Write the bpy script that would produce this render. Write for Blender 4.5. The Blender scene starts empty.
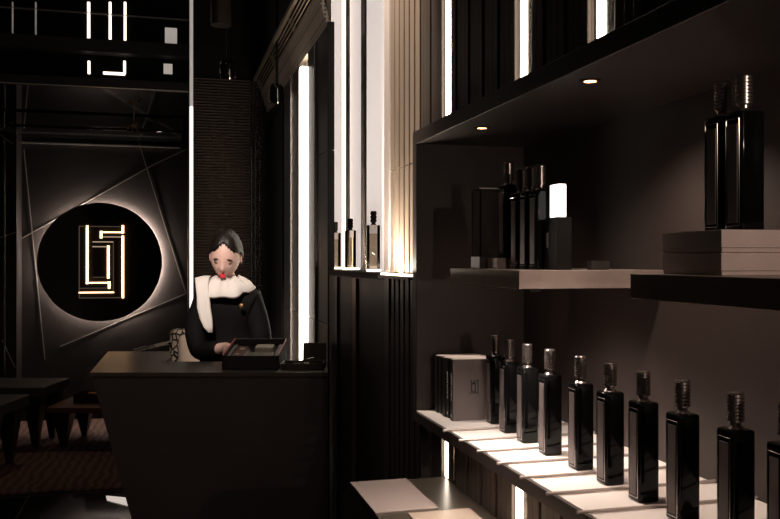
import bpy, bmesh, math, random
from mathutils import Vector, Matrix
random.seed(7)
sc = bpy.context.scene
C = sc.collection
PI = math.pi
F = 850.0
PSI = math.atan(226/850.0)
SN, CS = math.sin(PSI), math.cos(PSI)
EYE = 1.45
# ---------------------------------------------------------------- camera
cd = bpy.data.cameras.new('camera'); cam = bpy.data.objects.new('camera', cd); C.objects.link(cam)
cam.location = (0, 0, EYE); cam.rotation_euler = (PI/2, 0, -PSI)
cd.sensor_width = 36; cd.lens = F/780*36; cd.clip_start = .02
sc.camera = cam
sc.view_settings.view_transform = 'Standard'; sc.view_settings.look = 'None'
sc.view_settings.exposure = 0; sc.view_settings.gamma = 1

def G(x, d, z=0):            # room position of a point x to the right of and d ahead of where one stands
    return Vector((d*SN + x*CS, d*CS - x*SN, z))
def at(u, v, Y=None, X=None): # point of the plane Y or X seen in that direction
    t = (u-390)/F; dx = SN+CS*t; dy = CS-SN*t
    d = Y/dy if Y is not None else X/dx
    return Vector((d*dx, d*dy, EYE-(v-260)*d/F))
# ---------------------------------------------------------------- materials
MATS = {}
def mat(name, col, rough=.5, metal=0, spec=.5, emit=None, es=0, trans=0, ior=1.45, noise=0, nscale=8, bump=0, bscale=60, coat=0, stretch=None):
    if name in MATS: return MATS[name]
    m = bpy.data.materials.new(name); m.use_nodes = True
    nt = m.node_tree; b = nt.nodes['Principled BSDF']
    b.inputs['Base Color'].default_value = (*col, 1); b.inputs['Roughness'].default_value = rough
    b.inputs['Metallic'].default_value = metal; b.inputs['Specular IOR Level'].default_value = spec
    b.inputs['Transmission Weight'].default_value = trans; b.inputs['IOR'].default_value = ior
    b.inputs['Coat Weight'].default_value = coat
    if emit: b.inputs['Emission Color'].default_value = (*emit, 1); b.inputs['Emission Strength'].default_value = es
    tc = nt.nodes.new('ShaderNodeTexCoord'); mp = nt.nodes.new('ShaderNodeMapping')
    nt.links.new(tc.outputs['Object'], mp.inputs['Vector'])
    if stretch: mp.inputs['Scale'].default_value = stretch
    n = nt.nodes.new('ShaderNodeTexNoise'); n.inputs['Scale'].default_value = nscale; n.inputs['Detail'].default_value = 5
    nt.links.new(mp.outputs[0], n.inputs['Vector'])
    if noise:
        r = nt.nodes.new('ShaderNodeValToRGB')
        r.color_ramp.elements[0].position = .3; r.color_ramp.elements[1].position = .7
        r.color_ramp.elements[0].color = (*[c*(1-noise) for c in col], 1)
        r.color_ramp.elements[1].color = (*[min(1, c*(1+noise)) for c in col], 1)
        nt.links.new(n.outputs['Fac'], r.inputs[0]); nt.links.new(r.outputs[0], b.inputs['Base Color'])
    if bump:
        n2 = nt.nodes.new('ShaderNodeTexNoise'); n2.inputs['Scale'].default_value = bscale; n2.inputs['Detail'].default_value = 4
        nt.links.new(mp.outputs[0], n2.inputs['Vector'])
        bp = nt.nodes.new('ShaderNodeBump'); bp.inputs['Strength'].default_value = bump; bp.inputs['Distance'].default_value = .01
        nt.links.new(n2.outputs['Fac'], bp.inputs['Height']); nt.links.new(bp.outputs[0], b.inputs['Normal'])
    MATS[name] = m; return m

NICHE = mat('niche_lacquer', (.035,.025,.022), .45, noise=.08, nscale=3)
SHELF = mat('shelf_metal', (.26,.205,.18), .42, metal=.35, noise=.08, nscale=30, bump=.04, bscale=300)
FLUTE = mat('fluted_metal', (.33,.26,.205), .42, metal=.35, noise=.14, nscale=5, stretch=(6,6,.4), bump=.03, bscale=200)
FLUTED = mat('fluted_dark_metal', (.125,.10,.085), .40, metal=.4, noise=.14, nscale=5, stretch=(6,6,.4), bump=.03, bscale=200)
DARK = mat('black_lacquer', (.016,.012,.011), .3, noise=.1)
DARKM = mat('matte_black', (.012,.009,.008), .65, noise=.1)
GLOSS = mat('black_glass_panel', (.004,.004,.004), .06, spec=.6, bump=.02, bscale=1.5)
STONE = mat('dark_stone_wall', (.024,.0195,.0175), .42, noise=.25, nscale=2.2, bump=.05, bscale=14)
INLAY = mat('metal_inlay', (.75,.68,.62), .3, metal=.9)
TRIM = mat('brushed_steel_trim', (.72,.66,.6), .22, metal=1)
REFLB = mat('bronze_reflection', (.16,.09,.06), .35, metal=.8)
COUNTER = mat('counter_front', (.062,.047,.044), .5, noise=.08, nscale=4)
CTOP = mat('counter_top', (.11,.09,.075), .32, metal=.3, noise=.12, nscale=6)
GBLACK = mat('bottle_black_glass', (.003,.003,.003), .08, spec=.2)
LABEL = mat('bottle_label_plate', (.10,.08,.078), .35, metal=.3, bump=.05, bscale=400)
CAPM = mat('cap_gunmetal', (.36,.31,.29), .27, metal=.95)
CAPD = mat('cap_dark_metal', (.035,.03,.028), .25, metal=.9)
CHROME = mat('chrome', (.75,.7,.66), .15, metal=1)
MIRROR = mat('aged_mirror', (.50,.45,.41), .33, metal=1, noise=.6, nscale=9, stretch=(3,3,1), bump=.15, bscale=12)
WGLASS = mat('window_bottle_glass', (.62,.56,.5), .03, trans=1, ior=1.45)
LIQ = mat('amber_liquid', (.80,.70,.55), .05, trans=.85, ior=1.34)
RODM = mat('rod_metal', (.42,.35,.32), .45, metal=.4)
BOOKD = mat('book_spine_black', (.012,.010,.010), .5)
BOOKC = mat('book_cover_grey', (.13,.105,.10), .55, noise=.05, nscale=20)
PAPER = mat('book_pages', (.55,.47,.44), .7)
INK = mat('black_ink', (.006,.005,.005), .5)
WHITEINK = mat('pale_ink', (.6,.55,.52), .5)
GBOX = mat('grey_carton', (.44,.35,.32), .5, noise=.06, nscale=25, bump=.06, bscale=250)
ACRYL = mat('clear_acrylic', (.93,.9,.88), .03, trans=1, ior=1.2)
LED = mat('led_strip_light', (1,.9,.8), .5, emit=(1,.86,.70), es=9)
LEDW = mat('led_window_light', (1,.9,.8), .5, emit=(1,.84,.66), es=5)
NEON = mat('sign_tube_light', (1,.8,.6), .5, emit=(1,.60,.32), es=4)
NEOND = mat('sign_tube_dim', (.03,.02,.018), .5, emit=(1,.68,.5), es=.06)
NEONM = mat('sign_tube_mid', (.05,.04,.03), .5, emit=(1,.72,.5), es=.45)
HALO = mat('sign_halo_light', (1,.9,.8), .5, emit=(1,.86,.76), es=150)
WPANEL = mat('window_light_panel', (.8,.75,.73), .6, emit=(1,.88,.84), es=.52, noise=.04, nscale=40, stretch=(1,1,.1))
LSHELF = mat('lit_shelf_panel', (.86,.79,.75), .35)
SPOTL = mat('spot_lens', (1,.7,.4), .4, emit=(1,.42,.20), es=12)
LBLOCK = mat('glowing_block', (1,.95,.9), .5, emit=(1,.95,.9), es=2.2)
SKIN = mat('skin', (.80,.53,.44), .5, noise=.04, nscale=10)
HAIR = mat('hair_black', (.012,.009,.008), .35, bump=.3, bscale=80, stretch=(4,4,.6))
DRESS = mat('dress_black', (.0045,.004,.004), .8, spec=.2, bump=.15, bscale=25)
COLLAR = mat('collar_white', (.82,.78,.72), .7, bump=.25, bscale=14)
LIPS = mat('lips_red', (.75,.02,.05), .3)
EYEW = mat('eye_dark', (.03,.02,.02), .2)
LEATHER = mat('beige_leather', (.42,.33,.25), .55, bump=.1, bscale=20)
RED = mat('pink_card', (.50,.10,.12), .5)
REDD = mat('dark_red_case', (.10,.025,.02), .35)
CREAM = mat('cream_card', (.62,.55,.45), .5)
KHAKI = mat('khaki_card', (.20,.17,.12), .5)
GREYC = mat('grey_card', (.16,.14,.13), .5)
GOLD = mat('brass', (.7,.45,.22), .3, metal=1)
ORANGE = mat('orange_card', (.6,.22,.05), .5)
BOARD = mat('pale_sheet', (.30,.24,.215), .25)
BENCHR = mat('bench_brown_leather', (.075,.028,.02), .45)
BENCHB = mat('bench_black_leather', (.035,.030,.027), .5)

def m_rug():
    m = mat('rug_wool', (.16,.075,.05), .9, noise=.5, nscale=12, bump=.8, bscale=40)
    nt = m.node_tree; b = nt.nodes['Principled BSDF']
    w = nt.nodes.new('ShaderNodeTexWave'); w.wave_type = 'BANDS'; w.inputs['Scale'].default_value = 5
    w.inputs['Distortion'].default_value = 6; w.inputs['Detail'].default_value = 3
    tc = nt.nodes.new('ShaderNodeTexCoord'); nt.links.new(tc.outputs['Object'], w.inputs['Vector'])
    r = nt.nodes.new('ShaderNodeValToRGB'); r.color_ramp.elements[0].color = (.045,.018,.012,1); r.color_ramp.elements[1].color = (.12,.058,.04,1)
    nt.links.new(w.outputs['Fac'], r.inputs[0]); nt.links.new(r.outputs[0], b.inputs['Base Color'])
    return m
RUG = m_rug()
def m_floor():
    m = mat('floor_tile', (.008,.0075,.0075), .08, spec=.3)
    nt = m.node_tree; b = nt.nodes['Principled BSDF']
    tc = nt.nodes.new('ShaderNodeTexCoord'); br = nt.nodes.new('ShaderNodeTexBrick')
    br.offset = 0; br.inputs['Scale'].default_value = 1; br.inputs['Brick Width'].default_value = .8; br.inputs['Row Height'].default_value = .8
    br.inputs['Mortar Size'].default_value = .003
    br.inputs['Color1'].default_value = (.012,.011,.011,1); br.inputs['Color2'].default_value = (.016,.014,.013,1); br.inputs['Mortar'].default_value = (.12,.11,.1,1)
    nt.links.new(tc.outputs['Object'], br.inputs['Vector']); nt.links.new(br.outputs['Color'], b.inputs['Base Color'])
    return m
FLOOR = m_floor()
def m_rib():
    m = mat('ribbed_panel', (.07,.05,.042), .5)
    nt = m.node_tree; b = nt.nodes['Principled BSDF']
    tc = nt.nodes.new('ShaderNodeTexCoord'); w = nt.nodes.new('ShaderNodeTexWave'); w.bands_direction = 'Z'; w.inputs['Scale'].default_value = 16
    nt.links.new(tc.outputs['Object'], w.inputs['Vector'])
    bp = nt.nodes.new('ShaderNodeBump'); bp.inputs['Strength'].default_value = 1; bp.inputs['Distance'].default_value = .02
    nt.links.new(w.outputs['Fac'], bp.inputs['Height']); nt.links.new(bp.outputs[0], b.inputs['Normal'])
    r = nt.nodes.new('ShaderNodeValToRGB'); r.color_ramp.elements[0].color = (.11,.08,.067,1); r.color_ramp.elements[1].color = (.24,.175,.145,1)
    nt.links.new(w.outputs['Fac'], r.inputs[0]); nt.links.new(r.outputs[0], b.inputs['Base Color'])
    return m
RIB = m_rib()
def m_perf():
    m = mat('perforated_metal', (.42,.34,.26), .4, metal=.6)
    nt = m.node_tree; b = nt.nodes['Principled BSDF']
    tc = nt.nodes.new('ShaderNodeTexCoord'); v = nt.nodes.new('ShaderNodeTexVoronoi'); v.inputs['Scale'].default_value = 55; v.inputs['Randomness'].default_value = 0
    nt.links.new(tc.outputs['Object'], v.inputs['Vector'])
    r = nt.nodes.new('ShaderNodeValToRGB'); r.color_ramp.elements[0].color = (.2,.15,.12,1); r.color_ramp.elements[1].color = (.75,.62,.5,1)
    r.color_ramp.elements[0].position = .25; r.color_ramp.elements[1].position = .35
    nt.links.new(v.outputs['Distance'], r.inputs[0]); nt.links.new(r.outputs[0], b.inputs['Base Color'])
    return m
PERF = m_perf()
BRONZE = mat('bronze_metal', (.60,.48,.36), .35, metal=.6)
def m_pat():
    m = mat('patterned_fabric', (.5,.4,.3), .8)
    nt = m.node_tree; b = nt.nodes['Principled BSDF']
    tc = nt.nodes.new('ShaderNodeTexCoord'); v = nt.nodes.new('ShaderNodeTexVoronoi'); v.inputs['Scale'].default_value = 42; v.feature = 'DISTANCE_TO_EDGE'
    mp = nt.nodes.new('ShaderNodeMapping'); mp.inputs['Scale'].default_value = (1,1,.6)
    nt.links.new(tc.outputs['Object'], mp.inputs[0]); nt.links.new(mp.outputs[0], v.inputs['Vector'])
    r = nt.nodes.new('ShaderNodeValToRGB'); r.color_ramp.interpolation = 'CONSTANT'
    r.color_ramp.elements[0].color = (.02,.015,.012,1); r.color_ramp.elements[1].color = (.60,.50,.38,1); r.color_ramp.elements[1].position = .12
    nt.links.new(v.outputs['Distance'], r.inputs[0]); nt.links.new(r.outputs[0], b.inputs['Base Color'])
    return m
PATT = m_pat()

# ---------------------------------------------------------------- mesh helpers
def BM(): return bmesh.new()
def add_box(bm, a, b, bev=0, seg=2, M=None):
    t = bmesh.new(); bmesh.ops.create_cube(t, size=1)
    s = [abs(b[i]-a[i]) for i in range(3)]; c = [(a[i]+b[i])/2 for i in range(3)]
    for v in t.verts: v.co = Vector((v.co.x*s[0]+c[0], v.co.y*s[1]+c[1], v.co.z*s[2]+c[2]))
    if bev: bmesh.ops.bevel(t, geom=t.edges[:]+t.verts[:], offset=bev, segments=seg, affect='EDGES', profile=.5)
    merge(bm, t, M); return bm
def merge(bm, t, M=None):
    if M: bmesh.ops.transform(t, matrix=M, verts=t.verts)
    me = bpy.data.meshes.new('t'); t.to_mesh(me); t.free(); bm.from_mesh(me); bpy.data.meshes.remove(me)
def bx(a, b, bev=0, seg=2): return add_box(BM(), a, b, bev, seg)
def add_lathe(bm, prof, n=24, c=(0,0,0), M=None):
    t = bmesh.new(); rings = []
    for r, z in prof:
        rings.append([t.verts.new((r*math.cos(2*PI*k/n), r*math.sin(2*PI*k/n), z)) for k in range(n)])
    for i in range(len(rings)-1):
        for k in range(n): t.faces.new((rings[i][k], rings[i][(k+1)%n], rings[i+1][(k+1)%n], rings[i+1][k]))
    t.faces.new(rings[0][::-1]); t.faces.new(rings[-1])
    bmesh.ops.translate(t, verts=t.verts, vec=c)
    merge(bm, t, M); return bm
def add_prism(bm, lower, upper):   # two lists of 3D points
    t = bmesh.new(); A = [t.verts.new(p) for p in lower]; B = [t.verts.new(p) for p in upper]; n = len(A)
    t.faces.new(A[::-1]); t.faces.new(B)
    for i in range(n): t.faces.new((A[i], A[(i+1)%n], B[(i+1)%n], B[i]))
    bmesh.ops.recalc_face_normals(t, faces=t.faces)
    merge(bm, t); return bm
def add_tube(bm, p, q, r, n=10):
    p = Vector(p); q = Vector(q); d = q-p
    M = Matrix.Translation(p) @ d.to_track_quat('Z', 'Y').to_matrix().to_4x4()
    return add_lathe(bm, [(r,0),(r,d.length)], n, M=M)
def obj(name, bm, m, parent=None, smooth=None, origin=None):
    """origin: mesh given in room coordinates is recentred on it"""
    me = bpy.data.meshes.new(name)
    if origin is not None: bmesh.ops.translate(bm, verts=bm.verts, vec=-Vector(origin))
    bm.to_mesh(me); bm.free(); me.materials.append(m)
    if smooth: 
        for p in me.polygons: p.use_smooth = True
        try: me.set_sharp_from_angle(angle=math.radians(smooth))
        except Exception: pass
    o = bpy.data.objects.new(name, me); C.objects.link(o)
    if origin is not None and parent is None: o.location = origin
    if parent: o.parent = parent
    return o
def thing(name, label, cat, loc=(0,0,0), rotz=0, group=None):
    o = bpy.data.objects.new(name, None); C.objects.link(o); o.empty_display_size = .05
    o.location = loc; o.rotation_euler = (0,0,rotz)
    return tag(o, label, cat, group)
def tag(o, label, cat, group=None):
    o['label'] = label; o['category'] = cat
    if group: o['group'] = group
    return o
def struct(name, bm, m, smooth=None):
    o = obj(name, bm, m, smooth=smooth); o['kind'] = 'structure'; return o
def dup(root, loc, rotz, label, group=None):
    r = root.copy(); C.objects.link(r); r.location = loc; r.rotation_euler = (0,0,rotz); r['label'] = label
    if group: r['group'] = group
    for ch in list(root.children):
        c = ch.copy(); C.objects.link(c); c.parent = r
        for g in list(ch.children):
            d = g.copy(); C.objects.link(d); d.parent = c
    return r
def light(name, kind, loc, power, col, direction=None, **k):
    l = bpy.data.lights.new(name, kind); l.energy = power; l.color = col
    for a, v in k.items(): setattr(l, a, v)
    o = bpy.data.objects.new(name, l); C.objects.link(o); o.location = loc
    if direction: o.rotation_euler = Vector(direction).to_track_quat('-Z', 'Y').to_euler()
    return o

# ================================================================ SETTING
XF, XW, XB = .66, .68, .975       # niche front, wall face, niche back
CEIL = 3.4; SOF = 2.54
struct('floor', bx((-2.3,-1.3,-.05), (1.3,8.4,0)), FLOOR)
struct('ceiling', bx((-2.3,-1.3,CEIL), (1.3,8.4,CEIL+.05)), DARKM)
struct('ceiling', bx((-2.2,5.62,SOF), (.155,8.2,SOF+.05)), GLOSS)      # glossy lowered ceiling over the lounge
struct('wall_back', bx((-2.2,8.2,0), (1.0,8.3,CEIL)), STONE)
struct('wall_left', bx((-2.3,-1.3,0), (-2.2,8.3,CEIL)), DARK)
struct('wall_front', bx((-2.3,-1.35,0), (1.3,-1.3,CEIL)), DARKM)
# pilaster left of the sign
struct('wall_left', bx((-2.2,7.9,0), (-1.235,8.2,SOF)), DARK)
# wall end (jamb) beside the ribbed panel
YJ = 5.9
struct('wall_back', bx((.19,YJ,0), (.655,YJ+.06,2.68)), RIB)
struct('wall_back', bx((.655,YJ-.02,0), (1.0,YJ+.1,CEIL)), DARKM)
struct('wall_back', bx((.19,YJ+.06,0), (.655,YJ+.1,CEIL)), DARKM)
for i, x in enumerate((.575, .60, .63)):
    struct('trim_%d' % (20+i), bx((x,YJ-.015,0), (x+.012,YJ,2.68), .002), DARK)

def flutes(y0, y1, z0, z1, x, m, w=.03, name='wall_right', th=.02):
    bm = BM(); n = max(1, round((y1-y0)/w)); w = (y1-y0)/n
    for i in range(n):
        a = y0+i*w
        dx = .003*((i*7)%3)/2
        add_box(bm, (x+dx, a+.0012, z0), (x+th+.03, a+w-.0012, z1), .0022, 2)
    add_box(bm, (x+.008, y0, z0), (x+th+.03, y1, z1))
    return struct(name, bm, m)
ZT = EYE+.349      # niche outer top
ZS = EYE-.4085      # niche lower board top
NZ0 = ZS-.033; Y_END = 2.24
# solid core behind the panels
struct('wall_right', bx((1.02,-1.3,0), (1.1,6.0,CEIL)), DARKM)
# panels above the niche, in widths between the light strips
Z3 = 3.3
strips = [2.02, 1.557, 1.25]
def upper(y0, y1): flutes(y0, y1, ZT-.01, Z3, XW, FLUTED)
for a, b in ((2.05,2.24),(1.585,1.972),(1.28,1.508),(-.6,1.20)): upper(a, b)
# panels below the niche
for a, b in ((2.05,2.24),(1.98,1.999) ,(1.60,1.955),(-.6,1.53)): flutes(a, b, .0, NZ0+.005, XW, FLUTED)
# light strip channels behind the strips
struct('trim_1', bx((XW+.012,-.6,0), (XW+.06,2.24,NZ0)), DARK)
struct('trim_2', bx((XW+.012,-.6,ZT), (XW+.06,2.24,Z3)), DARK)
# panels between niche and window (lit from the ledge)
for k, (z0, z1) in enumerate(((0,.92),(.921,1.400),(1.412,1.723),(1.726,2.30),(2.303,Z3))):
    flutes(2.24, 2.565, z0, z1, XW, FLUTE if k > 1 else DARK, .0182)  # panels under the ledge are black to carry the shade there
struct('wall_right', bx((XW-.002,2.565,0), (XW+.03,2.62,1.405), .002), DARK)
struct('wall_right', bx((XW-.002,2.565,1.412), (XW+.02,2.625,Z3), .002), mat('pale_metal', (.62,.55,.52), .42, metal=.3))
# window recess
struct('wall_right', bx((XW+.005,2.62,0), (1.02,3.60,1.385)), mat('dark_base', (.010,.008,.007), .4))
struct('wall_right', bx((XW+.045,3.60,0), (1.02,4.40,1.385)), DARK)
struct('trim_3', bx((XW,2.62,1.385), (1.02,3.60,1.405)), DARKM)
struct('trim_3', bx((XW+.045,3.60,1.385), (1.02,4.40,1.405)), DARK)
struct('wall_right', bx((.985,2.62,1.405), (1.02,4.40,CEIL)), MIRROR)
struct('wall_right', bx((XW+.045,4.40,0), (1.02,4.45,CEIL)), DARK)
struct('trim_4', bx((XW-.004,3.03,0), (XW+.004,3.09,1.38), .001), REFLB)  # this band and the next stand for reflections in the dark base
struct('trim_5', bx((XW-.004,3.38,0), (XW+.004,3.43,1.38), .001), DARK)  # dark band standing for a reflection in the base
# wall panels beyond the window up to the dark opening
LY = 4.17
for (a, b, m) in ((3.60,3.86,DARK),(3.87,4.12,DARK),(4.42,4.64,FLUTED),(4.65,4.98,FLUTED)):
    for (z0, z1) in ((0,1.17),(1.173,1.92),(1.923,2.475)):
        struct('wall_right', bx((XW,a,z0), (XW+.03,b,z1), .002), m)
struct('wall_right', bx((XW+.02,4.12,0), (XW+.04,4.42,2.475)), FLUTE)
struct('wall_right', bx((XW+.03,4.45,0), (1.02,6.0,2.42)), DARKM)
struct('trim_7', bx((XW-.012,3.86,0), (XW+.01,3.874,2.44), .002), TRIM)
struct('trim_8', bx((XW-.012,4.64,0), (XW+.01,4.66,2.46), .002), TRIM)
struct('trim_9', bx((XW-.01,4.98,0), (XW+.03,5.0,2.42), .002), DARK)
# sloping perforated cornice and slotted grille above them
bm = BM()
prof = [(XW+.02,2.46),(XW,2.46),(XW-.04,2.598),(XW-.02,2.60)]
add_prism(bm, [(x,3.62,z) for x,z in prof], [(x,5.85,z) for x,z in prof])
struct('trim_10', bm, PERF)
struct('wall_right', bx((XW+.02,4.40,2.42), (1.02,5.9,CEIL)), DARKM)
bm = BM()
for k in range(4): add_box(bm, (XW-.042-.0085*k,3.62,2.602+.017*k), (XW-.036-.0085*k,5.85,2.607+.017*k), .001)
for y in (3.62, 4.3, 5.1, 5.83): add_prism(bm, [(XW-.04,y,2.598),(XW-.02,y,2.598),(XW-.05,y,2.68),(XW-.07,y,2.67)], [(XW-.04,y+.012,2.598),(XW-.02,y+.012,2.598),(XW-.05,y+.012,2.68),(XW-.07,y+.012,2.67)])
add_box(bm, (XW-.090,3.62,2.668), (XW-.070,5.85,2.695), .003)
v = obj('air_grille', bm, BRONZE)
tag(v, 'long bronze slotted air grille running along the top of the right wall', 'grille')
struct('trim_11', bx((XW-.03,3.52,2.61), (XW+.02,5.9,CEIL)), DARKM)

# upper glossy screen over the lounge and beams
struct('wall_back', bx((-2.2,5.62,SOF+.05), (.155,5.68,CEIL)), GLOSS)
for i, (z0, z1, y) in enumerate(((SOF-.02,SOF+.035,5.56),(2.73,2.81,5.52))):
    struct('trim_%d' % (30+i), bx((-2.2,y,z0), (.15,5.62,z1), .003), DARKM)
struct('trim_32', bx((-2.2,5.60,2.985), (.15,5.625,2.99)), INLAY)
struct('trim_33', bx((-2.2,5.555,SOF-.024), (.15,5.562,SOF-.019)), INLAY)
struct('trim_34', bx((-1.235,8.17,SOF-.050), (.15,8.2,SOF-.036), .002), INLAY)
struct('trim_35', bx((-1.235,6.7,SOF-.012), (.15,6.9,SOF+.01), .002), GLOSS)
struct('trim_36', bx((-1.235,7.45,SOF-.012), (.15,7.7,SOF+.01), .002), GLOSS)

# inlay lines in the sign wall
def wall_line(p, q, r=.004, Y=8.197, m=INLAY, name='trim_40'):
    bm = BM(); a = at(*p, Y=Y); b = at(*q, Y=Y); d = (b-a).normalized(); n = Vector((-d.z,0,d.x))*r
    lo = [a+n, b+n, b-n, a-n]; up = [Vector((v.x, v.y-.004, v.z)) for v in lo]
    add_prism(bm, lo, up); struct(name, bm, m)
for i, (p, q) in enumerate((((20,240),(154,165)), ((139,144),(186,294)), ((60,347),(186,294)), ((24,150),(45,360)), ((154,165),(186,150)))):
    wall_line(p, q, name='trim_%d' % (40+i))
for i, (p, q) in enumerate((((2,340),(15,368)), ((0,135),(14,145)), ((0,238),(18,232)))):
    wall_line(p, q, .003, 7.897, name='trim_%d' % (46+i))
struct('trim_50', bx((-1.33,7.885,0), (-1.315,7.9,2.5), .002), TRIM)
struct('trim_51', bx((-1.24,7.90,0), (-1.228,8.2,SOF), .001), DARK)

# ================================================================ LIGHT STRIPS
def strip(y, z0, z1, label, w=.018, x=XW+.004, side=True, m=LED, group=None):
    t = thing('light_strip', label, 'light strip', (x, y, z0), 0, group)
    obj('light_tube', bx((0,-w/2,0), (.01,w/2,z1-z0), .002), m, t)
    obj('channel', bx((.010,-w/2-.006,0), (.018,w/2+.006,z1-z0)), TRIM, t)
    if side: obj('reflector', bx((.004,-w/2-.036,0), (.012,-w/2-.007,z1-z0), .003), TRIM, t)
    return t
GU = 'light strips above the display niche'
strip(strips[0], ZT, Z3, 'vertical white light strip above the niche, nearest its far corner', group=GU)
strip(strips[1], ZT, Z3, 'vertical white light strip above the niche, middle of the three', group=GU)
strip(strips[2], ZT, Z3, 'vertical white light strip above the niche, the one nearest the camera', group=GU)
strip(2.02, .904, NZ0, 'short white light strip below the niche, under the books', x=XW+.002)
strip(1.575, .904, NZ0, 'short white light strip below the niche, nearer one, cut by the shelf', x=XW+.002)
t = thing('light_strip', 'tall glowing white light strip in the panelled wall behind the counter', 'light strip', (XW+.005, LY-.02, 0))
obj('light_tube', bx((-.022,.08,0),(.018,.14,2.42),.004), mat('led_tall', (1,.9,.8), .5, emit=(1,.88,.74), es=9), t)
t = thing('light_strip', 'tall thin white light strip between sign wall and ribbed panel', 'light strip', (.162, 5.7, 0))
obj('light_tube', bx((0,0,.0),(.022,.03,2.45),.003), mat('led_corner', (1,.9,.8), .5, emit=(1,.90,.82), es=1.5), t)
obj('dim_tube', bx((0,0,2.45),(.022,.03,3.37),.003), mat('led_corner_dim', (1,.9,.8), .5, emit=(1,.90,.82), es=.30), t)
struct('trim_52', bx((.155,5.73,0), (.19,5.95,CEIL)), DARK)

# reflections of light strips high over the lounge, drawn as glowing bars
def high(u, v0, v1, w, label, es=LEDW, group='strip reflections high over the lounge'):
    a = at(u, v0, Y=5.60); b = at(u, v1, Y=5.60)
    o = obj('light_strip', bx((a.x-w/2,5.605,b.z), (a.x+w/2,5.62,min(a.z,3.39)), .002), es, origin=(a.x,5.61,b.z))  # glowing bar standing for a reflection in the glossy screen
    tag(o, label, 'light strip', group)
H2 = mat('reflection_high', (1,.9,.8), .5, emit=(1,.86,.74), es=2.2); H3 = mat('reflection_high_dim', (1,.9,.8), .5, emit=(1,.9,.82), es=.30)
high(88.5,2,43,.017,'leftmost upper strip reflection of the three bright ones high over the sign',H2)
high(110,2,43,.015,'middle upper strip reflection of the three bright ones high over the sign',H2)
high(125,2,43,.015,'rightmost upper strip reflection of the three bright ones high over the sign',H2)
high(88.8,61,74,.015,'short lower bright strip reflection over the sign, left one',H2)
high(124.5,61,74,.015,'short lower bright strip reflection over the sign, right one',H2)
H4 = mat('reflection_high_faint', (1,.9,.8), .5, emit=(1,.9,.82), es=.10)
high(12.3,2,40,.008,'faint strip reflection at the far left, high on the glossy screen',H4)
high(35.5,2,40,.009,'faint strip reflection at upper left beside the far left one',H4)
high(171,28,46,.075,'wide pale glowing reflection high beside the ribbed panel, upper piece',H3)
high(168,64,74,.055,'wide pale glowing reflection high beside the ribbed panel, lower piece',H3)
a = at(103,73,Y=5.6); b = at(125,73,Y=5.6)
tag(obj('light_strip', bx((a.x,5.605,a.z-.008),(b.x,5.62,a.z+.008),.002), H2, origin=(a.x,5.61,a.z)), 'short horizontal bright strip reflection over the sign', 'light strip')  # glowing bar standing for a reflection in the glossy screen

# ================================================================ SIGN
SY = 8.09
c = at(100.5,262.5,Y=SY); e = at(100.5,203,Y=SY); R = e.z-c.z
sign = thing('round_sign', 'round black wall sign with glowing square monogram and white halo', 'sign', (c.x, SY, c.z))
RX = Matrix.Rotation(PI/2,4,'X')
obj('disc', add_lathe(BM(), [(R-.01,-.03),(R,-.02),(R,-.004),(R-.004,0)], 96, M=RX), DARKM, sign, 40)
bm = BM(); t = bmesh.new()
r0, r1 = R*.87, R*.93
rings = [[t.verts.new((r*math.cos(2*PI*k/96), y, r*math.sin(2*PI*k/96))) for k in range(96)] for r, y in ((r0,.072),(r1,.072),(r1,.084),(r0,.084))]
for i in range(4):
    for k in range(96): t.faces.new((rings[i][k], rings[i][(k+1)%96], rings[(i+1)%4][(k+1)%96], rings[(i+1)%4][k]))
bmesh.ops.recalc_face_normals(t, faces=t.faces)
merge(bm, t, Matrix.Translation((.022,0,.010))); obj('halo_light', bm, HALO, sign)
bm = BM(); add_lathe(bm, [(.18,-.11),(.18,-.03)], 32, M=RX); obj('wall_mount', bm, DARKM, sign)
SEG = [((87.4,227.3),(87.4,283.2),2),((87.4,283.2),(109.7,283.2),1),((109.2,283.2),(109.2,288),2),
 ((122.9,226.8),(122.9,232.5),2),((101.4,232.7),(122.6,232.7),1),((101.2,232.7),(101.2,237.6),2),((103,237.4),(121,237.4),.4),
 ((122.9,237.2),(122.9,297.7),2),((93.1,242.4),(113,242.4),.6),((93,247.2),(107.5,247.2),.5),((108.3,247.2),(108.3,277.8),2),((93,277.8),(108,277.8),.3),
 ((79.7,292.9),(113.4,292.9),1),((80,288.6),(107,288.6),.2),((80,298.3),(122,298.3),.2),((80,227),(122,227),.2),((79.5,227),(79.5,298),.1),((113.4,242.4),(113.4,292.9),.1)]
def glyph(scale_pt, fat, thick, parent, M3, name='monogram_tube', full=True):
    bms = {}
    for p, q, w in SEG:
        a = scale_pt(p); b = scale_pt(q)
        k = w if full else 1
        hw = fat*(1.0 if w==2 else .55 if w==1 else .4) if full else fat
        if not full and w < 1 and w != .5 and w != .6: continue
        d = (b-a); d = d.normalized() if d.length else Vector((1,0,0))
        a = a-d*hw; b = b+d*hw
        x0, x1 = sorted((a.x,b.x)); z0, z1 = sorted((a.z,b.z))
        if x1-x0 < 2*hw: x0, x1 = (a.x+b.x)/2-hw, (a.x+b.x)/2+hw
        if z1-z0 < 2*hw: z0, z1 = (a.z+b.z)/2-hw, (a.z+b.z)/2+hw
        key = 'a' if w >= 1 else 'b' if w >= .4 else 'c'
        add_box(bms.setdefault(key, BM()), (x0,-thick,z0), (x1,0,z1))
    for key in bms:
        m = M3[key] if isinstance(M3, dict) else M3
        yield bms[key], m
k = R/59.5
for bm, m in glyph(lambda p: Vector(((p[0]-100.5)*k/1.05,0,-(p[1]-262.5)*k)), .0105, .012, sign, {'a':NEON,'b':NEONM,'c':NEOND}):
    o = obj('monogram_tube', bm, m, sign)

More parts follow.
